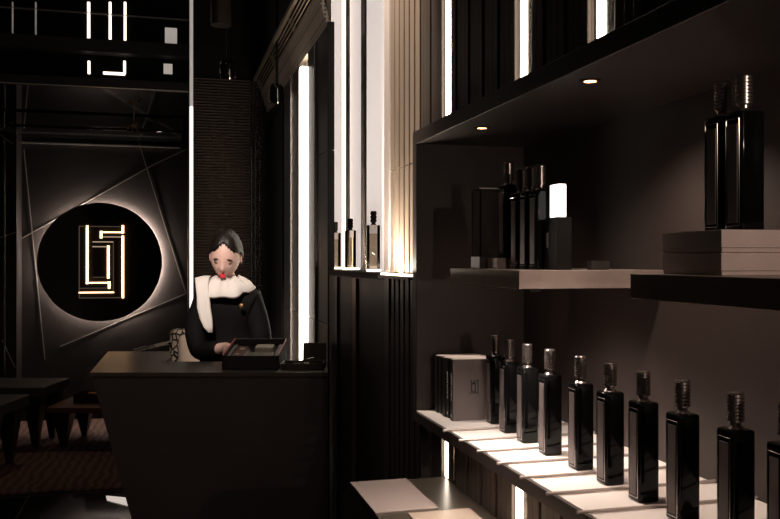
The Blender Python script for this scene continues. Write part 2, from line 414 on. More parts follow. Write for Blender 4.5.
# ================================================================ DISPLAY NICHE
nic = thing('display_niche', 'dark brown wall niche with glowing lower shelf and metal rods', 'display niche', (XF, 1.0, 0))
def wpart(name, a, b, m, par, bev=.0015, org=None):
    o = Vector(org if org is not None else par.location)
    return obj(name, bx(Vector(a)-o, Vector(b)-o, bev), m, par)
YN = -.3
wpart('top_panel', (XF,YN,ZT-.036), (XB+.03,Y_END,ZT), NICHE, nic)
wpart('back_panel', (XB,YN,NZ0), (XB+.03,Y_END,ZT-.033), NICHE, nic)
wpart('side_panel', (XF,Y_END-.035,NZ0), (XB,Y_END,ZT-.033), NICHE, nic)
wpart('side_panel', (XF,YN,NZ0), (XB,YN+.035,ZT-.033), NICHE, nic)
wpart('bottom_panel', (XF,YN+.035,NZ0), (XB,Y_END-.035,ZS-.006), NICHE, nic)
wpart('lit_shelf_panel', (XF+.001,YN+.035,ZS-.006), (XB,Y_END-.035,ZS), LSHELF, nic, .001)
nic.children[-1]['label'] = 'brightly lit pale shelf panel'
for k in range(17):
    y = 1.913-.1125*k
    bm = BM(); add_tube(bm, Vector((XF-.022,y,ZS+.0035))-nic.location, Vector((XB,y,ZS+.0035))-nic.location, .0028, 8)
    obj('divider_rod', bm, RODM, nic, 60)
# floating shelves
ZM = EYE-.021
s = obj('floating_shelf', bx((XF,1.516,ZM-.036),(XB,1.924,ZM),.001), SHELF, origin=(XF,1.516,ZM-.036)); tag(s, 'short floating metal shelf holding the glowing white block', 'shelf')
s = obj('floating_shelf', bx((XF,YN+.035,ZM-.036),(XB,1.113,ZM),.001), SHELF, origin=(XF,YN+.035,ZM-.036)); tag(s, 'long floating metal shelf under the two grey cartons at right', 'shelf')
# recessed spotlights
for i, (x, y, lab) in enumerate(((.729,1.892,'recessed orange spotlight in niche ceiling, farther of the two'),(.72,1.346,'recessed orange spotlight in niche ceiling, nearer of the two'))):
    z = ZT-.036
    t = thing('recessed_spotlight', lab, 'spotlight', (x,y,z-.002), 0, 'spotlights in the niche ceiling')
    obj('lens', add_lathe(BM(), [(.011,.0),(.011,.002)], 24), SPOTL, t)
    obj('rim', add_lathe(BM(), [(.019,0),(.019,.003),(.015,.003)], 24), DARK, t)

# bottles
def make_bottle(label, cat='bottle', glassy=False, w=.039, dp=.038):
    t = thing('perfume_bottle', label, cat)
    bm = bx((-dp/2,-w/2,0), (dp/2,w/2,.168), .0045, 3)
    for v in bm.verts:
        if v.co.z > .16: v.co.z += .0
    body = obj('body', bm, WGLASS if glassy else GBLACK, t, 40)
    if glassy:
        obj('liquid', bx((-dp/2+.006,-w/2+.010,.010), (dp/2-.006,w/2-.010,.135), .003, 2), LIQ, t, 40)
        bm = BM(); 
        for s in (-1,1): add_box(bm, (-dp/2-.0006, s*(w/2-.0055)-.0052, .004), (dp/2+.0006, s*(w/2-.0055)+.0052, .164), .001)
        obj('glass_edge', bm, GBLACK, t)
    else:
        lb = obj('label_plate', bx((-dp/2-.0010,-w/2+.009,.012), (-dp/2+.002,w/2-.009,.150), .0006), LABEL, t); lb['label'] = 'grey label plate on the front face'
        bm = BM(); r = .0008
        for yy in (-w/2+.0055, w/2-.0055): add_box(bm, (-dp/2-.0008,yy-.0006,.008), (-dp/2+.001,yy+.0006,.157), .0004)
        for zz in (.008,.157): add_box(bm, (-dp/2-.0008,-w/2+.0055,zz-.0006), (-dp/2+.001,w/2-.0055,zz+.0006), .0004)
        obj('glass_rim', bm, CHROME, lb)
    obj('neck', add_lathe(BM(), [(.0125,.1675),(.010,.171),(.0075,.173),(.0075,.179)], 20), CAPM if not glassy else CAPD, t, 50)
    pr = [(.0095,.177)]
    n = 8 if not glassy else 3; h = (.218-.178)/n
    for k in range(n):
        z = .178+k*h
        pr += [(.0098,z+.0004),(.0122,z+h*.2),(.0122,z+h*.7),(.0098,z+h*.92)]
    pr += [(.0115,.2185),(.0105,.220)]
    obj('ringed_cap', add_lathe(BM(), pr, 28), CAPM if not glassy else CAPD, t, 30)
    return t
ords = ['beside the books, farthest one', 'second from the books', 'third from the books', 'fourth from the books', 'fifth from the books',
        'sixth from the books', 'seventh from the books', 'eighth from the books', 'ninth from the books, glint at its neck', 'cut by the right edge of the photo']
GB = 'black bottles in a row on the glowing lower shelf'
b0 = make_bottle('tall black perfume bottle on the glowing shelf, '+ords[0])
b0['group'] = GB
ys = [1.985, 1.872, 1.762, 1.64, 1.51, 1.398, 1.285, 1.172, 1.045, .943]
xs = [.80, .79, .787, .784, .787, .788, .787, .787, .788, .79]
rz = [0,.02,-.02,.01,0,.01,-.01,.0,-.03,-.10]
b0.location = (xs[0], ys[0], ZS)
for i in range(1,10):
    dup(b0, (xs[i], ys[i], ZS), rz[i], 'tall black perfume bottle on the glowing shelf, '+ords[i], GB)
GS = 'black bottles on the short floating shelf'
dup(b0, (.765,1.816,ZM+.024), 0, 'black perfume bottle raised on the small pedestal beside the acrylic box', GS)
dup(b0, (.765,1.745,ZM), 0, 'black perfume bottle on the short floating shelf, just right of the raised one', GS)
dup(b0, (.765,1.695,ZM), 0, 'black perfume bottle on the short floating shelf, middle of the three on the board', GS)
dup(b0, (.765,1.645,ZM), 0, 'black perfume bottle on the short floating shelf, touching the black carton', GS)
GT = 'pair of black bottles on the grey cartons'
BZ = ZM+.060
dup(b0, (.788,1.074,BZ), 0, 'black perfume bottle on top of the grey cartons, left of the pair', GT)
dup(b0, (.788,1.026,BZ), 0, 'black perfume bottle on top of the grey cartons, right of the pair', GT)
o = obj('pedestal', bx((.725,1.788,ZM),(.80,1.848,ZM+.024),.001), SHELF, origin=(.765,1.815,ZM)); tag(o, 'small low grey pedestal under the raised black bottle', 'pedestal')
# acrylic display box
t = thing('acrylic_box', 'clear acrylic display cover with bright top edge on short shelf', 'display box', (.750,1.888,ZM))
obj('base', bx((-.04,-.03,0),(.04,.03,.028),.001), NICHE, t)
bm = BM(); h = .184; th = .0025
for a, b in (((-.038,-.028,.028),(-.038+th,.028,h)),((.038-th,-.028,.028),(.038,.028,h)),((-.038,-.028,.028),(.038,-.028+th,h)),((-.038,.028-th,.028),(.038,.028,h)),((-.038,-.028,h),(.038,.028,h+th))):
    add_box(bm, a, b)
obj('cover', bm, ACRYL, t)
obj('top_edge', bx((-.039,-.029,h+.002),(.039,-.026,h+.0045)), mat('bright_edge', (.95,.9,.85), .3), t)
# black carton + glowing block
t = thing('black_carton', 'black square carton under the glowing white block', 'carton', (.785,1.580,ZM))
obj('carton_body', bx((-.028,-.030,0),(.004,.030,.106),.0012), mat('black_card', (.005,.004,.004), .5, spec=.2), t)
bm = BM(); add_box(bm, (-.0285,.012,.045),(-.028,.020,.075)); obj('printed_mark', bm, GREYC, t)
t = obj('glowing_block', bx((-.014,-.020,0),(.004,.020,.067),.002), LBLOCK, origin=(0,0,0)); t.location = (.778,1.580,ZM+.1062)
tag(t, 'small glowing white block standing on the black carton', 'lamp')
t = obj('small_box', bx((-.02,-.01,0),(.02,.01,.018),.001), DARKM, origin=(0,0,0)); t.location = (.85,1.555,ZM); tag(t, 'tiny black box behind the black carton on the shelf', 'box')
# grey cartons at right
for i, (z, lab) in enumerate(((ZM,'grey flat carton on the long shelf, lower of the two'),(ZM+.0302,'grey flat carton stacked on another, under the bottle pair'))):
    t = thing('flat_carton', lab, 'carton', (.80,1.024,z), math.radians(-4), 'stacked grey cartons')
    obj('carton_body', bx((-.095,-.075,0),(.11,.075,.026),.001), GBOX, t)
    obj('lid', bx((-.0965,-.0765,.0262 if False else .006),(.1115,.0765,.0298),.001), GBOX, t)
# books
GK = 'row of boxed books at the far end of the lower shelf'
bt = [.020,.022,.018,.024,.020,.022,.022,.019]
y = 2.031
txt = None
def text_bm(s, size, depth=.0004):
    cu = bpy.data.curves.new('t','FONT'); cu.body = s; cu.size = size; cu.extrude = depth; cu.align_x = 'CENTER'; cu.align_y = 'CENTER'
    o = bpy.data.objects.new('t', cu); C.objects.link(o); dg = bpy.context.evaluated_depsgraph_get()
    me = bpy.data.meshes.new_from_object(o.evaluated_get(dg)); bm = bmesh.new(); bm.from_mesh(me)
    bpy.data.objects.remove(o); bpy.data.meshes.remove(me); return bm
bl = ['nearest one with the monogram on its cover','second from the front','third from the front','fourth from the front','fifth from the front','sixth from the front','seventh from the front','last one against the side panel']
for i, th in enumerate(bt):
    hx = .155-.0006*i; x0 = .704+.0035*((i*5)%3)
    t = thing('book', 'dark boxed book on the lower shelf, '+bl[i], 'book', (x0, y, ZS), 0, GK)
    w = .118
    obj('cover', bx((0,0,0),(w,th-.001,hx),.0008), BOOKC if i == 0 else BOOKD, t)
    spn = obj('spine', bx((-.0008,.0006,.0005),(.001,th-.0016,hx-.0005),.0004), BOOKD, t)
    obj('pages', bx((.003,.002,hx-.001),(w-.002,th-.003,hx+.0006)), PAPER, t)
    if i < 3:
        tb = text_bm('SERGE LUTENS', .0105)
        M = Matrix.Translation((-.0009,(th-.001)/2,.09)) @ Matrix(((0,0,-1,0),(0,-1,0,0),(-1,0,0,0),(0,0,0,1)))
        M = Matrix.Translation((-.0009,(th-.001)/2,.09)) @ Matrix(((0,0,-1,0),(0,1,0,0),(1,0,0,0),(0,0,0,1))) @ Matrix.Rotation(0,4,'Z')
        # glyphs run up the spine, facing the room
        M = Matrix.Translation((-.0009,(th-.001)/2,.09)) @ Matrix.Rotation(-PI/2,4,'X') @ Matrix.Rotation(-PI/2,4,'Y')
        ex, ez = Vector((0,0,-1)), Vector((-1,0,0)); ey = ez.cross(ex)
        M = Matrix.Translation((-.0009,(th-.001)/2,.085)) @ Matrix((( ex.x,ey.x,ez.x,0),(ex.y,ey.y,ez.y,0),(ex.z,ey.z,ez.z,0),(0,0,0,1)))
        bmesh.ops.transform(tb, matrix=M, verts=tb.verts); obj('spine_lettering', tb, WHITEINK, spn)
        o2 = BM(); add_box(o2, (-.0012,th/2-.003,.010),(-.0006,th/2+.002,.016)); obj('spine_mark', o2, WHITEINK, spn)
    if i == 0:
        for bm, m in glyph(lambda p: Vector(((p[0]-100.5)*.0005+.056,0,-(p[1]-262.5)*.0005+.085)), .0012, .0006, t, INK, full=False):
            obj('monogram', bm, INK, t)
    y += th

# ledge uplight
t = thing('ledge_light', 'glowing ledge light washing up the fluted wall beside the niche', 'light strip', (.655,2.30,1.398))
obj('light_tube', bx((.008,-.03,.004),(.024,.31,.010),.001), LEDW, t)
obj('ledge', bx((.0,-.035,-.006),(.026,.315,.004),.001), DARK, t)
light('ledge_wash', 'AREA', (.650,2.44,1.415), 7, (1,.86,.70), (.10,0,1), shape='RECTANGLE', size=.03, size_y=.34)

# ================================================================ WINDOW RECESS
def facing(name, u0, u1, d, z0, z1, m, th=.02, lab=None, cat=None, grp=None, bev=.002):
    x0 = (u0-390)/F*d; x1 = (u1-390)/F*d
    o = obj(name, bx((0,0,0),(x1-x0,th,z1-z0),bev), m)
    o.location = G(x0,d,z0); o.rotation_euler = (0,0,-PSI)
    if lab: tag(o, lab, cat, grp)
    else: o['kind'] = 'structure'
    return o
GP = 'glowing panels behind the window bottles'
facing('backlit_screen', 366.5,383, 3.32,1.405,3.39, WPANEL, lab='wide pale glowing panel behind the largest window bottle', cat='light panel', grp=GP)
facing('backlit_screen', 349.5,361.5, 4.02,1.405,3.39, WPANEL, lab='pale glowing panel behind the middle window bottle', cat='light panel', grp=GP)
facing('backlit_screen', 329,341.5, 4.3,1.405,3.39, WPANEL, .015, lab='narrow pale glowing panel behind the smallest window bottle', cat='light panel', grp=GP)
facing('trim_60', 361,366.5, 3.30,1.405,3.39, MIRROR, .05)
facing('trim_61', 364.8,366.8, 3.28,1.405,3.39, TRIM, .02)
facing('trim_62', 346.3,349.5, 3.80,1.405,3.39, MIRROR, .05)
facing('trim_63', 326,330.3, 3.70,1.405,3.39, MIRROR, .02)
facing('trim_64', 330.3,331.3, 3.70,1.405,3.39, TRIM, .02)
facing('light_strip', 342,345.5, 4.0,1.405,3.39, LEDW, .015, lab='thin bright vertical tube between the window bottles', cat='light strip')
facing('trim_65', 345.6,346.6, 3.9,1.405,3.39, TRIM, .02)
facing('light_strip', 382,386.5, 2.95,1.405,3.39, mat('led_soft', (1,.9,.8), .5, emit=(1,.88,.82), es=.6), .015, lab='soft pale vertical strip where fluted wall meets the window', cat='light strip')
wb = make_bottle('clear dark-edged perfume bottle in the window, largest and rightmost', glassy=True, w=.05)
wb.location = G((373.5-390)/F*3.2, 3.2, 1.412); wb.rotation_euler = (0,0,-PSI+PI/2); wb['group'] = 'clear bottles in the lit window'
dup(wb, G((350.5-390)/F*3.78,3.78,1.412), -PSI+PI/2, 'clear dark-edged perfume bottle in the window, middle one', 'clear bottles in the lit window')
dup(wb, G((335.5-390)/F*4.12,4.12,1.412), -PSI+PI/2, 'clear dark-edged perfume bottle in the window, smallest and leftmost', 'clear bottles in the lit window')
for u0,u1,d,lab in ((367,381,3.2,'glowing plinth under the rightmost window bottle'),(345,359,3.78,'glowing plinth under the middle window bottle'),(331,341,4.12,'glowing plinth under the leftmost window bottle')):
    x0=(u0-390)/F*d; x1=(u1-390)/F*d
    o = obj('plinth', bx((0,-.03,0),(x1-x0,.03,.007),.001), LEDW); o.location = G(x0,d,1.405); o.rotation_euler=(0,0,-PSI)
    tag(o, lab, 'plinth', 'glowing plinths in the window')

# ================================================================ LOW CABINET UNDER THE NICHE
t = thing('low_cabinet', 'dark low cabinet below the niche reflecting the light strip', 'cabinet', (.438,-.3,0))
obj('cabinet_top', bx((0,0,.884),(XW-.438,2.33,.904),.001), mat('cabinet_top', (.06,.048,.036), .3, metal=.2, noise=.1), t)
obj('cabinet_body', bx((.004,0.005,0),(XW-.438-.002,2.325,.884),.001), mat('cabinet_glass', (.035,.022,.017), .15), t)
t = obj('pale_sheet', bx((0,0,0),(.142,.26,.003),.0005), BOARD); t.location = (.4385,1.77,.904); tag(t, 'pale flat sheet on the low cabinet, at its far left corner', 'sheet')
t = obj('pale_sheet', bx((0,0,0),(.14,.55,.003),.0005), mat('sheet_b', (.34,.27,.21), .3)); t.location = (.505,1.2,.904); tag(t, 'second darker beige sheet lying nearer the camera on the cabinet', 'sheet')

# ================================================================ COUNTER
ctr = thing('reception_counter', 'dark angular reception counter with sloping left end', 'counter', (0,0,0), -PSI)
top = [(-1.195,3.385),(-.247,3.385),(-.325,3.75),(-1.015,3.75),(-1.043,4.03),(-1.077,4.16),(-1.380,4.16)]
bot = [(-.913,3.385),(-.247,3.385),(-.325,3.72),(-.70,3.72),(-.73,4.0),(-.77,4.13),(-1.10,4.13)]
obj('countertop', add_prism(BM(), [(x,y,.985) for x,y in top], [(x,y,1.0) for x,y in top]), CTOP, ctr)
tp2 = [(-1.190,3.389),(-.249,3.389),(-.327,3.745),(-1.017,3.745),(-1.045,4.02),(-1.08,4.155),(-1.372,4.155)]
obj('counter_body', add_prism(BM(), [(x,y,0) for x,y in bot], [(x,y,.985) for x,y in tp2]), COUNTER, ctr)
ctr['label'] = 'dark angular reception counter with sloping left end'
# tester tray
t = thing('tester_tray', 'open black sloped tray of cosmetics on counter before the woman', 'tray', G(-.568,3.46,1.0), -PSI)
W, D = .115, .28
bm = BM()
add_prism(bm, [(-W,0,0),(W,0,0),(W,.006,0),(-W,.006,0)], [(-W,0,.058),(W,0,.058),(W,.006,.058),(-W,.006,.058)])
add_prism(bm, [(-W,D-.006,0),(W,D-.006,0),(W,D,0),(-W,D,0)], [(-W,D-.006,.10),(W,D-.006,.10),(W,D,.10),(-W,D,.10)])
for s in (-1,1):
    x0, x1 = (s*W, s*(W-.006))
    add_prism(bm, [(x0,0,0),(x1,0,0),(x1,D,0),(x0,D,0)], [(x0,0,.058),(x1,0,.058),(x1,D,.10),(x0,D,.10)])
add_box(bm, (-W,0,0),(W,D,.006))
obj('tray_body', bm, DARKM, t)
for s in (-1,1):
    bm = BM(); x0, x1 = (s*W, s*(W-.005))
    add_prism(bm, [(x0,0,.058),(x1,0,.058),(x1,D,.10),(x0,D,.10)], [(x0,0,.0615),(x1,0,.0615),(x1,D,.1035),(x0,D,.1035)])
    o = obj('pink_edge', bm, RED, t); o['label'] = 'pink side edge'
obj('back_edge', bx((-W,D-.006,.10),(W,D,.1035)), GREYC, t)
bm = BM(); add_prism(bm, [(-W+.006,.006,.006),(W-.006,.006,.006),(W-.006,D-.006,.006),(-W+.006,D-.006,.006)],
   [(-W+.006,.006,.034),(W-.006,.006,.034),(W-.006,D-.006,.072),(-W+.006,D-.006,.072)]); obj('inner_step', bm, DARK, t)
def lay(name, x0,x1,y0,y1,h,m,lab,cat,parts=None):
    # thing lying on the tray's sloping step
    s = math.atan((.072-.034)/(D-.012)); zz = .0342+(y0-.006)*math.tan(s)
    loc = G(-.568,3.46,1.0) + Vector((CS*x0+SN*y0, -SN*x0+CS*y0, zz))
    r = thing(name, lab, cat, loc); r.rotation_euler = (Matrix.Rotation(-PSI,3,'Z')@Matrix.Rotation(s,3,'X')).to_euler()
    obj('case', bx((0,0,0),(x1-x0,y1-y0,h),.0015), m, r)
    return r
r = lay('makeup_case', -.085,-.035,.03,.20,.016,REDD,'dark red glossy make-up case with white squares in tray','make-up case')
obj('white_square', bx((.018,.11,.016),(.036,.135,.018)), CREAM, r); obj('white_square', bx((.016,.02,.016),(.026,.04,.018)), CREAM, r)
lay('grey_booklet', -.106,-.092,.02,.24,.014,GREYC,'narrow grey strip card along the tray left side','card')
r = lay('flat_case', -.022,.082,.012,.12,.010,KHAKI,'khaki flat case at the front of the tray','case'); obj('clasp', bx((.048,.04,.010),(.056,.05,.012)), GREYC, r)
r = lay('cream_case', -.005,.07,.15,.21,.022,CREAM,'cream coloured box at the back of the tray','box'); obj('lid_line', bx((-.0006,-.0006,.010),(.0756,.002,.0115)), GREYC, r)
lay('grey_booklet', .088,.104,.02,.24,.014,GREYC,'narrow grey strip card along the tray right side','card')
# low tray at right
t = thing('accessory_tray', 'low dark tray with small tools at right end of counter', 'tray', G(-.358,3.46,1.0), -PSI)
bm = BM(); W2, D2, hh = .088, .12, .026
for a, b in (((-W2,0,0),(W2,.004,hh)),((-W2,D2-.004,0),(W2,D2,hh)),((-W2,0,0),(-W2+.004,D2,hh)),((W2-.004,0,0),(W2,D2,hh)),((-W2,0,0),(W2,D2,.004))): add_box(bm, a, b, .0008)
obj('tray_body', bm, mat('brown_black_card', (.04,.03,.025), .4), t)
obj('edge_trim', bx((W2-.0042,0,hh),(W2+.0002,D2,hh+.003)), TRIM, t)
def on(x,y,z): return G(-.358,3.46,1.0)+Vector((CS*x+SN*y, -SN*x+CS*y, z))
bm = BM(); add_tube(bm, (-.03,-.005,.0),(.045,.035,.014),.0035); 
o = obj('makeup_brush', bm, TRIM); o.location = on(0,.0,.031); o.rotation_euler=(0,0,-PSI); tag(o,'slim silver brush lying across the low tray','brush')
bm = BM(); add_tube(bm, (-.06,.07,0),(-.015,.075,0),.003)
o = obj('silver_pen', bm, TRIM); o.location = on(0,0,.0072); o.rotation_euler=(0,0,-PSI); tag(o,'short silver stick inside the low tray, left side','pen')
bm = BM(); add_box(bm, (0,0,0),(.02,.02,.018),.001)
o = obj('small_bottle', bm, CREAM); o.location = on(.0,.07,.0042); o.rotation_euler=(0,0,-PSI); tag(o,'tiny pale block inside the low tray','block')
o = obj('standing_card', bx((-.05,0,0),(.05,.012,.095),.003), mat('card_brown', (.05,.035,.028), .5)); o.location = on(.035,.17,0); o.rotation_euler=(math.radians(-8),0,-PSI)
tag(o,'dark rectangular card standing behind the low tray','card')

# ================================================================ CHAIR
t = thing('armchair', 'armchair with black and cream patterned back behind the woman', 'chair', G(-1.20,4.55,0), -PSI)
obj('seat', bx((-.07,-.22,.40),(.40,.26,.50),.03,3), LEATHER, t, 40)
b = bx((-.04,.20,.45),(.36,.28,1.06),.03,3); obj('backrest', b, PATT, t, 40)
obj('side_cushion', bx((.09,-.12,.45),(.30,.18,1.055),.03,3), LEATHER, t, 40)
bm = BM(); add_tube(bm, (-.15,-.1,.972),(-.03,.24,.985),.009); add_tube(bm, (-.15,-.1,.42),(-.15,-.1,.972),.009); obj('armrest', bm, CHROME, t, 50)
for x, y_ in ((-.04,-.19),(.35,-.19),(-.04,.23),(.35,.23)):
    bm = BM(); add_tube(bm, (x,y_,0),(x,y_,.41),.016); obj('leg', bm, DARK, t, 50)

# ================================================================ PERSON
def skin(name, pts, edges, mt, parent, sub=2, root=0):
    me = bpy.data.meshes.new(name); me.from_pydata([p[0] for p in pts], edges, []); me.update()
    o = bpy.data.objects.new(name, me); C.objects.link(o)
    md = o.modifiers.new('s','SKIN'); md.use_smooth_shade = True
    for i, p in enumerate(pts):
        r = p[1]; r = (r, r) if not isinstance(r, tuple) else r
        me.skin_vertices[0].data[i].radius = r; me.skin_vertices[0].data[i].use_root = (i == root)
    s = o.modifiers.new('sub','SUBSURF'); s.levels = s.render_levels = sub
    dg = bpy.context.evaluated_depsgraph_get(); m2 = bpy.data.meshes.new_from_object(o.evaluated_get(dg))
    bpy.data.objects.remove(o); bpy.data.meshes.remove(me)
    for p in m2.polygons: p.use_smooth = True
    m2.materials.clear(); m2.materials.append(mt)
    o = bpy.data.objects.new(name, m2); C.objects.link(o); o.parent = parent
    return o
PX, PD = (227-390)/F*4.0, 4.02
per = thing('person', 'woman in black dress and white collar leaning over the counter', 'person', G(PX,PD,0), -PSI)
# body: head, neck, torso, legs, arms with fingers as one skinned figure
def head_mesh():
    bm = bmesh.new(); bmesh.ops.create_uvsphere(bm, u_segments=40, v_segments=32, radius=1)
    for v in bm.verts:
        x, y, z = v.co
        fx, fy, fz = .070, .088, .108
        # narrow the jaw
        if z < 0: 
            k = 1-.42*(-z)**1.5; x *= k; y *= (1-.25*(-z)**2)
            if y < 0: y -= .06*(-z)
        v.co = Vector((x*fx, y*fy, z*fz))
    for v in bm.verts:      # nose, brow, sockets, mouth, cheek
        x, y, z = v.co
        if y < 0:
            v.co.y -= .020*math.exp(-((x/.011)**2) - ((z+.022)/.016)**2) + .008*math.exp(-((x/.008)**2)-((z-.004)/.022)**2)
            v.co.y += .006*math.exp(-(((abs(x)-.028)/.013)**2)-((z-.004)/.010)**2)
            v.co.y -= .007*math.exp(-((x/.020)**2)-((z+.056)/.010)**2)
            v.co.y -= .006*math.exp(-((x/.016)**2)-((z+.090)/.014)**2)
    for s in (-1,1):
        t = bmesh.new(); bmesh.ops.create_uvsphere(t, u_segments=12, v_segments=8, radius=1)
        merge(bm, t, Matrix.Translation((s*.071,.008,-.005)) @ Matrix.Diagonal((.008,.016,.028,1)))
    return bm
HC = Vector((0,-.05,EYE+.012)); TILT = Matrix.Rotation(math.radians(24),4,'X') @ Matrix.Rotation(math.radians(4),4,'Y')
HM = Matrix.Translation(HC) @ TILT
body_pts = [((0,.06,.95),(.14,.10)), ((0,.05,1.08),(.11,.085)), ((0,.02,1.20),(.12,.085)), ((0,.0,1.285),(.095,.068)), ((0,-.01,1.34),(.046,.046)), ((0,-.025,1.41),(.042,.042)),
  ((-.112,.01,1.262),.050),((-.155,.0,1.12),.042),((-.125,-.04,1.01),.034),((.02,-.13,1.05),.024),((.055,-.185,1.045),(.032,.018)),
  ((.112,.01,1.262),.050),((.150,.0,1.12),.042),((.170,-.05,1.01),.034),((.19,-.13,1.05),.024),((.185,-.185,1.045),(.032,.018)),
  ((-.085,.06,.86),.085),((-.085,.05,.48),.056),((-.085,.08,.08),.036),((-.085,.0,.03),.034),
  ((.085,.06,.86),.085),((.085,.05,.48),.056),((.085,.08,.08),.036),((.085,.0,.03),.034)]
ed = [(0,1),(1,2),(2,3),(3,4),(4,5),(3,6),(6,7),(7,8),(8,9),(9,10),(3,11),(11,12),(12,13),(13,14),(14,15),(0,16),(16,17),(17,18),(18,19),(0,20),(20,21),(21,22),(22,23)]
body = skin('body', body_pts, ed, SKIN, per)
bm = bmesh.new(); bm.from_mesh(body.data)
hb = head_mesh(); merge(bm, hb, HM)
# fingers
for s, hx in ((-1,.055),(1,.185)):
    for f in range(4):
        fx = hx+(f-1.5)*.017
        L_ = [.055,.068,.063,.048][f if s < 0 else 3-f]
        ff = skin('f', [((fx,-.197,1.046),.009),((fx*1.0,-.197-L_*.45,1.054),.008),((fx,-.197-L_*.8,1.042),.0072),((fx,-.197-L_,1.028),.006)], [(0,1),(1,2),(2,3)], SKIN, per, 1)
        bm.from_mesh(ff.data); bpy.data.objects.remove(ff)
    tx = hx - s*.030
    ff = skin('f', [((hx-s*.018,-.172,1.044),.011),((tx,-.197,1.046),.0095),((tx-s*.004,-.225,1.036),.007)], [(0,1),(1,2)], SKIN, per, 1)
    bm.from_mesh(ff.data); bpy.data.objects.remove(ff)
bm.to_mesh(body.data); bm.free()
for p in body.data.polygons: p.use_smooth = True
# face features
bm = BM()
for zc, h_ in ((-.0525,.0042),(-.0605,.0052)):
    t = bmesh.new(); bmesh.ops.create_uvsphere(t, u_segments=16, v_segments=10, radius=1)
    merge(bm, t, HM @ Matrix.Translation((0,-.0895,zc)) @ Matrix.Diagonal((.0145,.008,h_,1)))
obj('lips', bm, LIPS, per, 180)
bm = BM()
for s in (-1,1):
    t = bmesh.new(); bmesh.ops.create_uvsphere(t, u_segments=16, v_segments=10, radius=1)
    merge(bm, t, HM @ Matrix.Translation((s*.028,-.073,.002)) @ Matrix.Diagonal((.012,.007,.0026,1)))
obj('eye_lashes', bm, EYEW, per, 180)
bm = BM()
for s in (-1,1):
    t = bmesh.new(); bmesh.ops.create_uvsphere(t, u_segments=16, v_segments=10, radius=1)
    merge(bm, t, HM @ Matrix.Translation((s*.029,-.0785,.022)) @ Matrix.Rotation(s*.15,4,'Y') @ Matrix.Diagonal((.017,.005,.003,1)))
obj('eyebrows', bm, HAIR, per, 180)
# hair: cap with centre parting and bun
bm = bmesh.new(); bmesh.ops.create_uvsphere(bm, u_segments=40, v_segments=32, radius=1)
for v in bm.verts:
    x, y, z = v.co
    v.co = Vector((x*.080, y*.101+.012, z*.126+.006))
for v in bm.verts:
    x, y, z = v.co
    if y < -.015 and z < .086-.75*abs(x): v.co = Vector((x*.80, max(y,-.03)+.03, z*.88))
    if z < -.05: v.co.y = max(v.co.y, .03); v.co.x *= .8; v.co.z = max(v.co.z, -.08)
t = bmesh.new(); bmesh.ops.create_uvsphere(t, u_segments=20, v_segments=14, radius=.042)
merge(bm, t, Matrix.Translation((0,.11,.03)))
bmesh.ops.transform(bm, matrix=HM, verts=bm.verts); obj('hair', bm, HAIR, per, 180)
# dress
dp = [((0,.06,.93),(.160,.120)), ((0,.05,1.08),(.122,.100)), ((0,.02,1.20),(.132,.100)), ((0,.0,1.285),(.104,.078)),
  ((-.114,.01,1.262),.060),((-.158,.0,1.12),.055),((-.128,-.04,1.01),.050),((-.01,-.105,1.045),.042),
  ((.114,.01,1.262),.060),((.153,.0,1.12),.055),((.172,-.05,1.01),.050),((.19,-.105,1.045),.042),((0,.07,.50),(.19,.16))]
dp.append(((0,-.005,1.325),(.078,.066)))
skin('dress', dp, [(3,13),(0,1),(1,2),(2,3),(3,4),(4,5),(5,6),(6,7),(3,8),(8,9),(9,10),(10,11),(0,12)], DRESS, per)
# collar
bm = bmesh.new(); n = 64; prof = [(.052,.060,1.372,0),(.072,.070,1.362,0),(.100,.095,1.330,0),(.125,.110,1.300,0),(.120,.105,1.288,0),(.09,.085,1.310,0),(.055,.058,1.345,0)]
rg = []
for rx, ry, z, _ in prof:
    r_ = []
    for k in range(n):
        a = 2*PI*k/n; wv = 1+.05*math.sin(5*a+1)+.03*math.sin(11*a)
        fr = max(0,-math.sin(a))
        r_.append(bm.verts.new((rx*wv*math.cos(a), ry*wv*math.sin(a)-.018, z-.020*fr*(rx-.04)/.08 + .014*abs(math.cos(a))*(rx>.08) + .006*math.sin(7*a))))
    rg.append(r_)
for i in range(len(rg)):
    for k in range(n): bm.faces.new((rg[i][k], rg[i][(k+1)%n], rg[(i+1)%len(rg)][(k+1)%n], rg[(i+1)%len(rg)][k]))
bmesh.ops.recalc_face_normals(bm, faces=bm.faces); obj('collar', bm, COLLAR, per, 180)
# hanging scarf end on her right side
bm = bmesh.new(); rows = [(-.085,1.375,.018,-.050),(-.105,1.365,.034,-.075),(-.100,1.33,.030,-.100),(-.092,1.28,.030,-.112),(-.088,1.23,.032,-.116),(-.078,1.18,.030,-.116),(-.068,1.14,.022,-.115),(-.058,1.115,.010,-.112)]
R_ = []
for (x, z, w, y_) in rows:
    ring = []
    for k in range(12):
        a = 2*PI*k/12; ring.append(bm.verts.new((x+w*math.cos(a), y_+.010*math.sin(a)+.004*math.sin(3*a), z)))
    R_.append(ring)
for i in range(len(R_)-1):
    for k in range(12): bm.faces.new((R_[i][k], R_[i][(k+1)%12], R_[i+1][(k+1)%12], R_[i+1][k]))
bm.faces.new(R_[0]); bm.faces.new(R_[-1][::-1]); bmesh.ops.recalc_face_normals(bm, faces=bm.faces)
o = obj('scarf', bm, COLLAR, per, 180); o['label'] = 'long white scarf end hanging over her shoulder'
bm = BM(); add_lathe(bm, [(.010,0),(.012,.003),(.006,.006)], 8, M=Matrix.Translation((.082,-.108,1.235)) @ Matrix.Rotation(PI/2,4,'X'))
obj('brooch', bm, GOLD, per)

